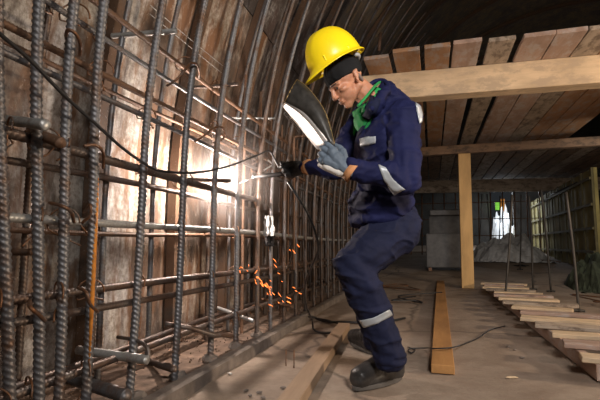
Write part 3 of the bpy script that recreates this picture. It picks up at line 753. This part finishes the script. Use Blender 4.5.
# left hand: reaches up-left to the lower edge of the mask
wl = J['wrL']; dl = (at(322, 151, D=2.03)-wl).normalized()
sideL = (up*.75+dl.cross(toCam)*0-dl*(up.dot(dl))*.75).normalized(); palL = dl.cross(sideL).normalized()
if palL.dot(F) < 0: palL = -palL
hL = hand_chains(wl, dl, palL, sideL, (.35, .7, .5), ((.7, .6, .3), (.8, .15, .5), (.8, -.1, .5)), sc=1.12)
wrr = J['wrR']; drr = (at(268, 174, D=2.86)-wrr).normalized()
sideR = (up-drr*up.dot(drr)).normalized(); palR = drr.cross(sideR).normalized()
if palR.dot(F) > 0: palR = -palR      # palm faces the camera side on his right hand
hR = hand_chains(wrr, drr, palR, sideR, (.9, 1.1, .7), ((.8, .1, .6), (.8, -.3, .5), (.7, -.4, .3)), sc=1.12)
for ch in hL+hR: hullcap(bm, ch[1], ch[2]*.72, ch[3], ch[4]*.72)
for s in 'LR':   # bare feet inside the boots
    hullcap(bm, J['an'+s], .036, J['an'+s]+V((0, 0, -.06)), .035)
person = organic('person', bm, SKIN, None, .0045, 3)
tag(person, 'person in a yellow hard hat and navy workwear leaning in to weld the cage', 'person')
person.name = 'person'
# eyes and brows
for s in (-1, 1):
    bm = bmesh.new(); ell(bm, hp_(.0705, s*.03, -.001), (.0115, .0115, .0095), HR); o = obj('eye', bm, simple('eye_dark', (.05, .035, .03), .3), person, True)
    bm = bmesh.new(); hullcap(bm, hp_(.089, s*.012, .021), .0035, hp_(.075, s*.046, .019), .003); obj('eyebrow', bm, simple('grey_hair', (.09, .07, .06), .9), person, True)
bm = bmesh.new(); hullcap(bm, hp_(-.04, .064, -.01), .009, hp_(-.045, .058, -.04), .008)
obj('hair', bm, simple('grey_stubble_hair', (.17, .13, .11), .9), person, True)

# --- beanie
bm = bmesh.new(); ell(bm, hp_(-.014, 0, .045), (.108, .089, .092), HR)
me_cut = bm
for v in bm.verts:
    l = HR.transposed() @ (v.co-HC); lim = .02+.22*max(0, -l.x)*-1 + .12*l.x
    if l.z < lim: l.z = lim + (l.z-lim)*.08; v.co = HC+HR @ l
o = organic('knit_cap', bm, KNIT, person, .005, 3, lambda c, n: .0012*math.sin((HR.transposed() @ (c-HC)).y*260)); 
# --- hard hat
HT = math.radians(30)
f2 = hfw0*math.cos(HT)-up*math.sin(HT); u2 = hfw0*math.sin(HT)+up*math.cos(HT); H2 = Matrix((f2, hside, u2)).transposed()
HB = at(336, 62, D=2.27)
def hh(x, y, z): return HB + H2 @ V((x, y, z))
bm = bmesh.new(); nr, ns_ = 14, 56; prev = None
a_, b_2, h_ = .149, .124, .178
rings = []
for j in range(nr+1):
    t = j/nr*PI/2; ring = []
    for i in range(ns_):
        th = 2*PI*i/ns_; cx, cy = math.cos(th), math.sin(th)
        rr2 = math.cos(t)**.82; z = h_*math.sin(t)**1.0
        rib = .005*math.exp(-((cy*rr2)/.13)**2)*(1 if j > 1 else 0) + .0032*math.exp(-((abs(cy*rr2)-.4)/.09)**2)*(1 if j > 2 else 0)
        ring.append(bm.verts.new(hh(a_*cx*rr2, b_2*cy*rr2, z+rib+ .0)))
    rings.append(ring)
for A, B in zip(rings, rings[1:]):
    for i in range(ns_): bm.faces.new((A[i], A[(i+1) % ns_], B[(i+1) % ns_], B[i]))
# brim with front peak
outer = []; drop = []
for i in range(ns_):
    th = 2*PI*i/ns_; cx, cy = math.cos(th), math.sin(th); pk = max(0, cx)**2.2
    outer.append(bm.verts.new(hh((a_+.014+.042*pk)*cx, (b_2+.013)*cy, -.006-.02*pk))); drop.append(bm.verts.new(hh((a_+.016+.043*pk)*cx, (b_2+.015)*cy, -.013-.024*pk)))
for L0, L1 in ((outer, rings[0]), (drop, outer)):
    for i in range(ns_): bm.faces.new((L0[i], L0[(i+1) % ns_], L1[(i+1) % ns_], L1[i]))
bmesh.ops.remove_doubles(bm, verts=bm.verts[:], dist=.0004)
hat = obj('hard_hat', bm, YEL, person, True); s = hat.modifiers.new('s', 'SOLIDIFY'); s.thickness = .004; s.offset = -1; s2 = hat.modifiers.new('u', 'SUBSURF'); s2.levels = s2.render_levels = 1
def slot(x, y, z, s, nm, m):
    bm = bmesh.new(); box(bm, hh(x, y, z), s, H2); o = obj(nm, bm, m, hat); bevel(o, .003); return o
for sgn in (-1, 1):
    o = slot(.088, sgn*.087, .02, (.022, .02, .034), 'accessory_slot', YEL); slot(-.035, sgn*.113, .014, (.012, .016, .02), 'accessory_slot', YEL)
bm = bmesh.new()     # harness strap at the back
for k in range(9):
    th = PI+(-.9+1.8*k/8); 
rr_ = [hh(.118*math.cos(PI+t), .1*math.sin(PI+t), -.028-.006*math.cos(t*3)) for t in [-.95+1.9*k/12 for k in range(13)]]
sweep(bm, rr_, .011, 8); obj('harness_strap', bm, simple('grey_harness_plastic', (.42, .43, .44), .5), hat, True)

# --- shirt collar
bm = bmesh.new()
hullcap(bm, J['neck']+V((0, 0, -.01)), .072, J['neck'].lerp(J['chest'], .35)+fwd*.04, .095)
hullcap(bm, J['neck']+(hp_(-.03, 0, -.04)-J['neck'])*.3+fwd*-.012, .066, J['neck']+V((0, 0, -.01)), .078)
col = organic('green_shirt', bm, GREEN, person, .006, 3, lambda c, n: .004*noise.noise(c*40))
bm = bmesh.new(); c_ = J['neck']; sweep(bm, smoothpts([at(358, 106, D=2.13), at(366, 97, D=2.16), at(375, 86, D=2.21), at(380, 82, D=2.3)], 5), .007, 8); obj('collar', bm, GREEN, person, True)
bm = bmesh.new()
for s, pts in ((1, [at(368, 86, D=2.22), at(362, 99, D=2.16), at(351, 108, D=2.13), at(357, 113, D=2.12)]), (-1, [at(352, 104, D=2.22), at(349, 108, D=2.2), at(352, 118, D=2.18), at(355, 130, D=2.16)])):
    pass
bm.free()

# --- jacket: torso + sleeves in one cloth
def fold(c, n, amp=.007, sc=9, seed=0):
    a = noise.noise(V((c.x*sc, c.y*sc, c.z*sc*1.4+seed))); r = 1-abs(noise.noise(V((c.x*sc*.9+5, c.y*sc*.9, c.z*sc*1.7+seed))))*2
    return amp*(a*.9+max(0, r)**3*.9)
bm = bmesh.new()
ch, nk, wa, pe = J['chest'], J['neck'], J['waist'], J['pelvis']
sax = (J['shL']-J['shR']).normalized()
fl = None
def slab(c, w, dpt, h, fwdoff=0):
    rot = Matrix((fwd, V((0, 0, 1)).cross(fwd), V((0, 0, 1)))).transposed(); ell(bm, c+fwd*fwdoff, (dpt, w, h), rot)
hullcap(bm, J['shL']-sax*.03+V((0, 0, -.01)), .075, J['shR']+sax*.03+V((0, 0, -.01)), .075)
slab(at(384, 148, D=2.32), .19, .14, .2); slab(at(385, 178, D=2.34), .185, .15, .17); slab(at(380, 205, D=2.36), .19, .165, .12)
slab(at(390, 132, D=2.3), .17, .13, .15)
hullcap(bm, nk+V((0, 0, -.03)), .088, ch, .12)
slab(at(379, 219, D=2.37), .18, .16, .07)
hullcap(bm, at(386, 90, D=2.24), .028, at(379, 100, D=2.19), .03); hullcap(bm, at(385, 93, D=2.25), .026, at(374, 108, D=2.19), .035); hullcap(bm, at(386, 90, D=2.34), .045, at(390, 100, D=2.3), .06); hullcap(bm, at(392, 103, D=2.34), .075, at(402, 120, D=2.24), .08); hullcap(bm, at(390, 100, D=2.36), .07, J['shR'], .075); hullcap(bm, at(394, 108, D=2.33), .09, at(396, 150, D=2.34), .13)
# sleeves
for s, k in (('L', 1.0), ('R', .95)):
    hullcap(bm, J['sh'+s], .084*k, J['el'+s], .068*k); hullcap(bm, J['el'+s], .069*k, J['wr'+s].lerp(J['el'+s], .13), .046*k)
def jd(c, n):
    d = fold(c, n, .014, 7)+fold(c, n, .004, 19, 9)
    el = J['elL']; q = (c-el).length
    if q < .17:
        ax_ = (J['wrL']-el).normalized(); s_2 = (c-el).dot(ax_); d += .006*math.sin(s_2*110+6*noise.noise(c*7))*(1-q/.17)
    w2 = J['wrL']; q = (c-w2).length
    if q < .13: d += .005*math.sin((c-w2).dot((el-w2).normalized())*170+4*noise.noise(c*14))*(1-q/.13)
    if c.z < pe.z+.14: d += .0035*math.sin((c.x*R.x+c.y*R.y)*40+c.z*25+5*noise.noise(c*5))
    return d
jacket = organic('work_jacket', bm, NAVY, person, .007, 5, jd)
# open jacket collar and front edge
def strip(name, pts, nrm, w, t, m, parent):
    """cloth band laid along pts, width w, facing nrm"""
    bm = bmesh.new(); P = smoothpts(pts, 6); rows_ = []
    for i, p in enumerate(P):
        T = (P[min(i+1, len(P)-1)]-P[max(i-1, 0)]).normalized(); n_ = nrm if not callable(nrm) else nrm(p); sd_ = T.cross(n_).normalized(); n2 = sd_.cross(T).normalized()
        rows_.append([bm.verts.new(p+sd_*w/2*k-n2*t*(k*k)*0+n2*tt) for k, tt in ((-1, -t/2), (1, -t/2), (1, t/2), (-1, t/2))])
    for A, B in zip(rows_, rows_[1:]):
        for k in range(4): bm.faces.new((A[k], A[(k+1) % 4], B[(k+1) % 4], B[k]))
    bm.faces.new(rows_[0]); bm.faces.new(rows_[-1][::-1]); return obj(name, bm, m, parent, False)
from mathutils.bvhtree import BVHTree
def conform(ob, px_pts, lift=.003):
    """points measured on the photograph, dropped onto the surface of a garment"""
    me = ob.data; t = BVHTree.FromPolygons([v.co for v in me.vertices], [p.vertices for p in me.polygons]); out = []
    for a, b in px_pts:
        d = (at(a, b, D=1)-V((0, 0, CH))).normalized(); h = t.ray_cast(V((0, 0, CH)), d)
        if h[0] is not None: out.append((h[0]+h[1]*lift, h[1]))
    return out
def tape(name, ob, A, B, m, n=12, lift=.004, mm=4):
    """patch between two measured edges, following the garment surface"""
    bm = bmesh.new(); rows_ = []
    def lerp(L, t):
        q = t*(len(L)-1); i = min(int(q), len(L)-2); f_ = q-i; return (L[i][0]*(1-f_)+L[i+1][0]*f_, L[i][1]*(1-f_)+L[i+1][1]*f_)
    for i in range(n+1):
        a, b = lerp(A, i/n), lerp(B, i/n); r = conform(ob, [(a[0]*(1-j/mm)+b[0]*j/mm, a[1]*(1-j/mm)+b[1]*j/mm) for j in range(mm+1)], lift)
        if len(r) == mm+1: rows_.append([bm.verts.new(q[0]) for q in r])
    for P, Q in zip(rows_, rows_[1:]):
        for j in range(mm): bm.faces.new((P[j], P[j+1], Q[j+1], Q[j]))
    o = obj(name, bm, m, ob.parent if ob.parent else ob, True); s = o.modifiers.new('s', 'SOLIDIFY'); s.thickness = .002; s.offset = 0; return o
def under(o, p): o.parent = p
for nm, A, B in (('reflective_tape', [(415, 101), (416.5, 112), (419, 124)], [(420, 105), (422, 114), (421.5, 122)]),
                 ('reflective_tape', [(378, 165), (384, 180), (394, 195)], [(386, 168), (394, 180), (405, 189)]),
                 ('reflective_tape', [(360, 139), (368, 137), (376, 136)], [(361, 146), (368, 145), (376, 143)])):
    o = tape(nm, jacket, A, B, REFL); o['label'] = 'grey reflective tape'; under(o, jacket)
o = tape('shirt_front', jacket, [(352, 108), (355, 120), (353, 134)], [(367, 99), (364, 112), (354, 136)], GREEN, lift=.006); o.parent = jacket; o['label'] = 'green shirt showing in the open neck'
o = tape('collar', jacket, [(375, 84), (370, 100), (364, 116), (359, 134)], [(384, 88), (379, 104), (372, 120), (360, 137)], NAVYD, lift=.012); o.parent = jacket
bm = bmesh.new(); sweep(bm, smoothpts([at(366, 90, D=2.36), at(374, 82, D=2.36), at(384, 81, D=2.33), at(388, 88, D=2.25), at(380, 98, D=2.19), at(371, 110, D=2.14)], 5), .013, 8); o = obj('standing_collar', bm, NAVY, jacket, True)

# --- trousers
bm = bmesh.new()
hullcap(bm, pe+V((0, 0, .02)), .145, J['hipL'], .14); hullcap(bm, pe, .14, J['hipR'], .12)
hullcap(bm, J['hipL'], .135, J['knL'], .098); hullcap(bm, J['knL'], .1, J['anL'].lerp(J['knL'], .35), .088); hullcap(bm, J['anL'].lerp(J['knL'], .35), .088, J['anL']+V((.0, 0, -.04)), .083)
hullcap(bm, J['hipR'], .12, J['knR'], .085); hullcap(bm, J['knR'], .085, J['anR']+V((0, 0, -.05)), .075)
def td(c, n):
    d = fold(c, n, .013, 7, 3)+fold(c, n, .003, 19, 9)
    for k_, A in (('L', 'kn'), ('L', 'an')):
        j = J[A+k_]; q = (c-j).length
        if q < .2: d += .007*math.sin(c.z*85+(c.x)*30+5*noise.noise(c*6))*(1-q/.2)
    return d
trousers = organic('work_trousers', bm, NAVYD, person, .007, 5, td)
o = tape('reflective_tape', trousers, [(350, 320), (362, 320), (374, 317), (389, 309)], [(356, 327), (366, 327), (378, 323), (392, 315)], REFL); o.parent = trousers; o['label'] = 'dusty grey reflective tape'

# --- boots
def boot(an, toe, lab):
    """ankle point, toe point on the floor"""
    base = V((an.x, an.y, 0)); d = V((toe.x-an.x, toe.y-an.y, 0)); L_ = d.length; d.normalize(); s = V((-d.y, d.x, 0))
    bm = bmesh.new(); rt = Matrix((d, s, up)).transposed()
    hullcap(bm, V((an.x, an.y, min(an.z, .17))), .062, base+V((0, 0, .075))-d*.015, .056)
    hullcap(bm, base+V((0, 0, .075))-d*.03, .055, base+d*.09+V((0, 0, .07)), .056); hullcap(bm, base+d*.06+V((0, 0, .11)), .05, base+d*(L_-.055)+V((0, 0, .066)), .05, (s, 1.12))
    ell(bm, base+d*(L_-.06)+V((0, 0, .052)), (.06, .054, .045), rt)
    hullcap(bm, base+d*.005+V((0, 0, .2)), .055, base+d*.1+V((0, 0, .095)), .045)
    hullcap(bm, base-d*.03+V((0, 0, .045)), .052, base+d*(L_-.06)+V((0, 0, .045)), .052)
    for v in bm.verts: v.co.z = max(v.co.z, .01)
    b = organic('work_boot', bm, LEATH, person, .005, 4, lambda c, n: .003*noise.noise(c*25)+(.0035*math.sin((c-base).dot(d)*150) if .02 < (c-base).dot(d) < .13 and c.z > .07 else 0))
    b['label'] = lab
    bm = bmesh.new(); o_ = []
    for i in range(28):
        t = 2*PI*i/28; cx = math.cos(t); u = (cx+1)/2*(L_+.065)-.072; w = (.043+.012*math.sin(min(1, max(0, (u+.07)/(L_+.06)))*PI))*(abs(math.sin(t))**.7)*(1 if math.sin(t) > 0 else -1)
        if -.01 < u < .05: w *= .92
        o_.append(base+d*u+s*w*1.08)
    for z0, z1 in ((0.0, .022),):
        A = [bm.verts.new(p+V((0, 0, z0+(.008 if .02 < (p-base).dot(d) < .06 else 0)))) for p in o_]; B = [bm.verts.new(p+V((0, 0, z1))) for p in o_]
        for i in range(28): bm.faces.new((A[i], A[(i+1) % 28], B[(i+1) % 28], B[i]))
        bm.faces.new(A[::-1]); bm.faces.new(B)
    so = obj('sole', bm, SOLE, b); bevel(so, .004)
    for k in range(3):
        p = base+d*(.045+.028*k)+V((0, 0, .128-.014*k)); bm = bmesh.new(); sweep(bm, smoothpts([p-s*.035-V((0, 0, .012)), p+V((0, 0, .004)), p+s*.035-V((0, 0, .012))], 4), .003, 6); obj('lace', bm, LEATH, b, True)
    return b
boot(V((at(392, 380, Z=0).x, at(392, 380, Z=0).y, .17)), at(352, 391, Z=0), 'near boot with dusty scuffed leather')
boot(V((J['anR'].x, J['anR'].y, .17)), at(351, 343, Z=0), 'far boot behind the leg')

# --- gloves
def glove(chs, m, name, wr, d, cuffm, cl, lab):
    bm = bmesh.new()
    for c in chs: hullcap(bm, c[1], c[2]*1.08, c[3], c[4]*1.08)
    hullcap(bm, wr+d*.01, .034, wr-d*.02, .034)
    g = organic(name, bm, m, person, .003, 3, lambda c, n: .0018*noise.noise(c*60)); g['label'] = lab
    bm = bmesh.new(); sweep(bm, [wr-d*.015, wr-d*.03, wr-d*cl], [.041, .044, .048], 20); o = obj('glove_cuff', bm, cuffm, g, True)
    return g
gL = glove(hL, GLOVEB, 'work_glove', wl, dl, CUFF, .045, 'blue-grey glove with pale leather palm')
gR = glove(hR, GLOVED, 'work_glove', wrr, drr, CUFF, .05, 'dark glove with a brown cuff')
bm = bmesh.new()
for c in hL:
    if c[0] != 't': hullcap(bm, c[1]-up*.021+palL*.004, c[2]*.95, c[3]-up*.021+palL*.004, c[4]*.95)
o = organic('palm_patch', bm, GLOVEW, gL, .004, 2); o['label'] = 'pale split-leather palm and finger undersides'

# ------------------------------------------------------------ welding mask
mask = empty('welding_mask', at(318, 118, D=2.1)); tag(mask, 'dark hand-held welding mask with brass edging, lit white by the arc', 'mask')
def loc(p): return p-mask.location
def sheet(name, rows_, m, th=.004):
    bm = bmesh.new(); G = [[bm.verts.new(loc(p)) for p in r] for r in rows_]
    for A, B in zip(G, G[1:]):
        for i in range(len(A)-1): bm.faces.new((A[i], A[i+1], B[i+1], B[i]))
    o = obj(name, bm, m, mask, True); s = o.modifiers.new('s', 'SOLIDIFY'); s.thickness = th; s.offset = 0; return o
# near side, running from the top corner down to the chin, edge curve towards the face
E0 = smoothpts([at(285, 102, D=2.16), at(302, 111, D=2.12), at(313, 122, D=2.09), at(331, 146, D=2.05)], 5)
E1 = smoothpts([at(297, 79.5, D=2.2), at(308, 88, D=2.16), at(325, 112, D=2.1), at(335, 146, D=2.06)], 5)
E1 = E1[:]; nE = len(E0)
side_rows = []
for i in range(nE):
    a, b = E0[i], E1[i]; side_rows.append([a.lerp(b, k/6)+toCam*.018*math.sin(PI*k/6) for k in range(7)])
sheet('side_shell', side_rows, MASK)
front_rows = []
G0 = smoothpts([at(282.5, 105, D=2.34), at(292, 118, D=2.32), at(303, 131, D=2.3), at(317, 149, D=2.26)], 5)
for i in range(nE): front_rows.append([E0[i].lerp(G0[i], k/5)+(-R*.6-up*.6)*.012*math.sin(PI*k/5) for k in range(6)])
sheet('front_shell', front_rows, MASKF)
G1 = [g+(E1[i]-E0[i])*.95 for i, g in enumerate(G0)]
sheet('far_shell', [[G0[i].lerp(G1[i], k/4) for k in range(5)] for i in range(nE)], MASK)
bm = bmesh.new(); sweep(bm, [loc(p) for p in E1], .0028, 6); sweep(bm, [loc(E0[0].lerp(E1[0], k/5)+toCam*.018*math.sin(PI*k/5)) for k in range(6)], .0028, 6); obj('edge_trim', bm, BRASS, mask, True)
# window frame on the front
bm = bmesh.new(); fa, fb = G0[2], G0[9]
for q in (0, .012): sweep(bm, [loc(fa+(-R*.5-up*.8)*(.012+q)), loc(fb+(-R*.5-up*.8)*(.012+q))], .003, 6)
sweep(bm, [loc(fa+(-R*.5-up*.8)*.012), loc(fa+(-R*.5-up*.8)*.026)], .003, 6); obj('window_frame', bm, STEELL, mask, True)
bm = bmesh.new(); sweep(bm, [loc(at(329, 138, D=2.14)), loc(at(331, 150, D=2.1)), loc(at(334, 162, D=2.07))], .012, 10); obj('handle', bm, MASK, mask, True)

# ------------------------------------------------------------ electrode holder
g0 = at(282, 174, D=2.76); g1 = at(255, 177, D=2.93); wp = at(238, 184, X=-1.3)
hold = empty('electrode_holder', g0); tag(hold, 'dark electrode holder gripped in the far glove with a welding rod', 'tool')
def lh(p): return p-hold.location
bm = bmesh.new(); P = [g0+(g0-g1)*.25, g0, g0.lerp(g1, .5), g1]; sweep(bm, [lh(p) for p in P], [.011, .0145, .014, .009], 12); obj('handle', bm, GLOVED, hold, True)
bm = bmesh.new(); sweep(bm, [lh(g1), lh(g1.lerp(wp, .12))], [.009, .006], 10); sweep(bm, [lh(g1+up*.006), lh(g1.lerp(wp, .15)+up*.012)], [.005, .004], 8); obj('jaw', bm, STEELL, hold, True)
bm = bmesh.new(); sweep(bm, [lh(g1.lerp(wp, .08)), lh(wp+(g1-wp)*.08)], .0024, 6); obj('welding_rod', bm, STEELL, hold, True)
bm = bmesh.new(); bmesh.ops.create_icosphere(bm, subdivisions=2, radius=.012, matrix=Matrix.Translation(wp))
tag(obj('welding_arc', bm, emis('arc_light', (1, .93, .88), 400), None, True), 'blinding white welding arc on the cage front', 'arc')

# ------------------------------------------------------------ light
def light(name, kind, loc_, energy, col, size=.1, target=None, spot=None):
    l = bpy.data.lights.new(name, kind); l.energy = energy; l.color = col
    if kind == 'AREA':
        l.size = size
        if name == 'fill_behind': l.spread = math.radians(85)
    else: l.shadow_soft_size = size
    if spot: l.spot_size = spot; l.spot_blend = .6
    o = bpy.data.objects.new(name, l); C.objects.link(o); o.location = loc_
    if target is not None: o.rotation_euler = (V(target)-V(loc_)).to_track_quat('-Z', 'Y').to_euler()
    return o
light('weld_light', 'POINT', wp+V((-.19, -.02, .03)), 66, (1, .84, .74), .02)
bm = bmesh.new(); bmesh.ops.create_icosphere(bm, subdivisions=3, radius=.42, matrix=Matrix.Translation(wp+V((-.05, 0, .02))))
fm = bpy.data.materials.new('arc_glare_haze'); fm.use_nodes = True; nt = fm.node_tree; nt.nodes.remove(nt.nodes['Principled BSDF'])
vs_ = nt.nodes.new('ShaderNodeVolumeScatter'); vs_.inputs['Color'].default_value = (1, .86, .8, 1); vs_.inputs['Anisotropy'].default_value = .2
tc = nt.nodes.new('ShaderNodeTexCoord'); mp = nt.nodes.new('ShaderNodeVectorMath'); mp.operation = 'DISTANCE'; mp.inputs[1].default_value = wp+V((-.05, 0, .02)); nt.links.new(tc.outputs['Object'], mp.inputs[0])
mr = nt.nodes.new('ShaderNodeMapRange'); mr.inputs[1].default_value = 0; mr.inputs[2].default_value = .4; mr.inputs[3].default_value = .6; mr.inputs[4].default_value = 0; nt.links.new(mp.outputs['Value'], mr.inputs[0]); nt.links.new(mr.outputs[0], vs_.inputs['Density'])
nt.links.new(vs_.outputs[0], nt.nodes['Material Output'].inputs['Volume'])
tag(obj('arc_glare_haze', bm, fm, None, True), 'added haze spreading the glare round the arc', 'haze', kind='stuff')  # scattering volume added to give the arc its bloom
light('fill_behind', 'AREA', (1.0, -.7, 2.3), 36, (1, .94, .88), .6, (.05, 3, 1.0))  # unseen fill added behind the camera for overall brightness
light('site_lamp_right', 'SPOT', (4.6, 3.2, 1.5), 520, (1, .78, .55), .12, (.3, 4.2, .3), 1.9)
light('deck_fill', 'POINT', (2.7, 2.7, 1.9), 60, (1, .8, .68), .1)  # unseen fill added out of frame to light the board overhang and vault
light('daylight_gap', 'AREA', (at(501, 210, Y=19).x, 19.5, 2.6), 220, (.85, .93, 1), 1.6, (hx, 15, 0))
light('heap_daylight', 'AREA', (hx-.2, 15.4, 2.4), 40, (.9, .95, 1), .5, (hx, 16.8, .6))
light('ceiling_fill', 'POINT', (3.6, 5.2, 3.5), 45, (1, .88, .75), .15)  # unseen fill added above the deck to lift the dark ceiling
light('far_lamp', 'AREA', (3.0, 7.0, 1.9), 14, (1, .9, .75), .5, (3.2, 12, .4))
w = bpy.data.worlds.new('world'); bpy.context.scene.world = w; w.use_nodes = True
w.node_tree.nodes['Background'].inputs[0].default_value = (.55, .62, .7, 1); w.node_tree.nodes['Background'].inputs[1].default_value = .03
sc = bpy.context.scene; sc.view_settings.view_transform = 'Standard'; sc.view_settings.look = 'None'; sc.view_settings.exposure = 0; sc.view_settings.gamma = 1; sc.view_settings.use_curve_mapping = False
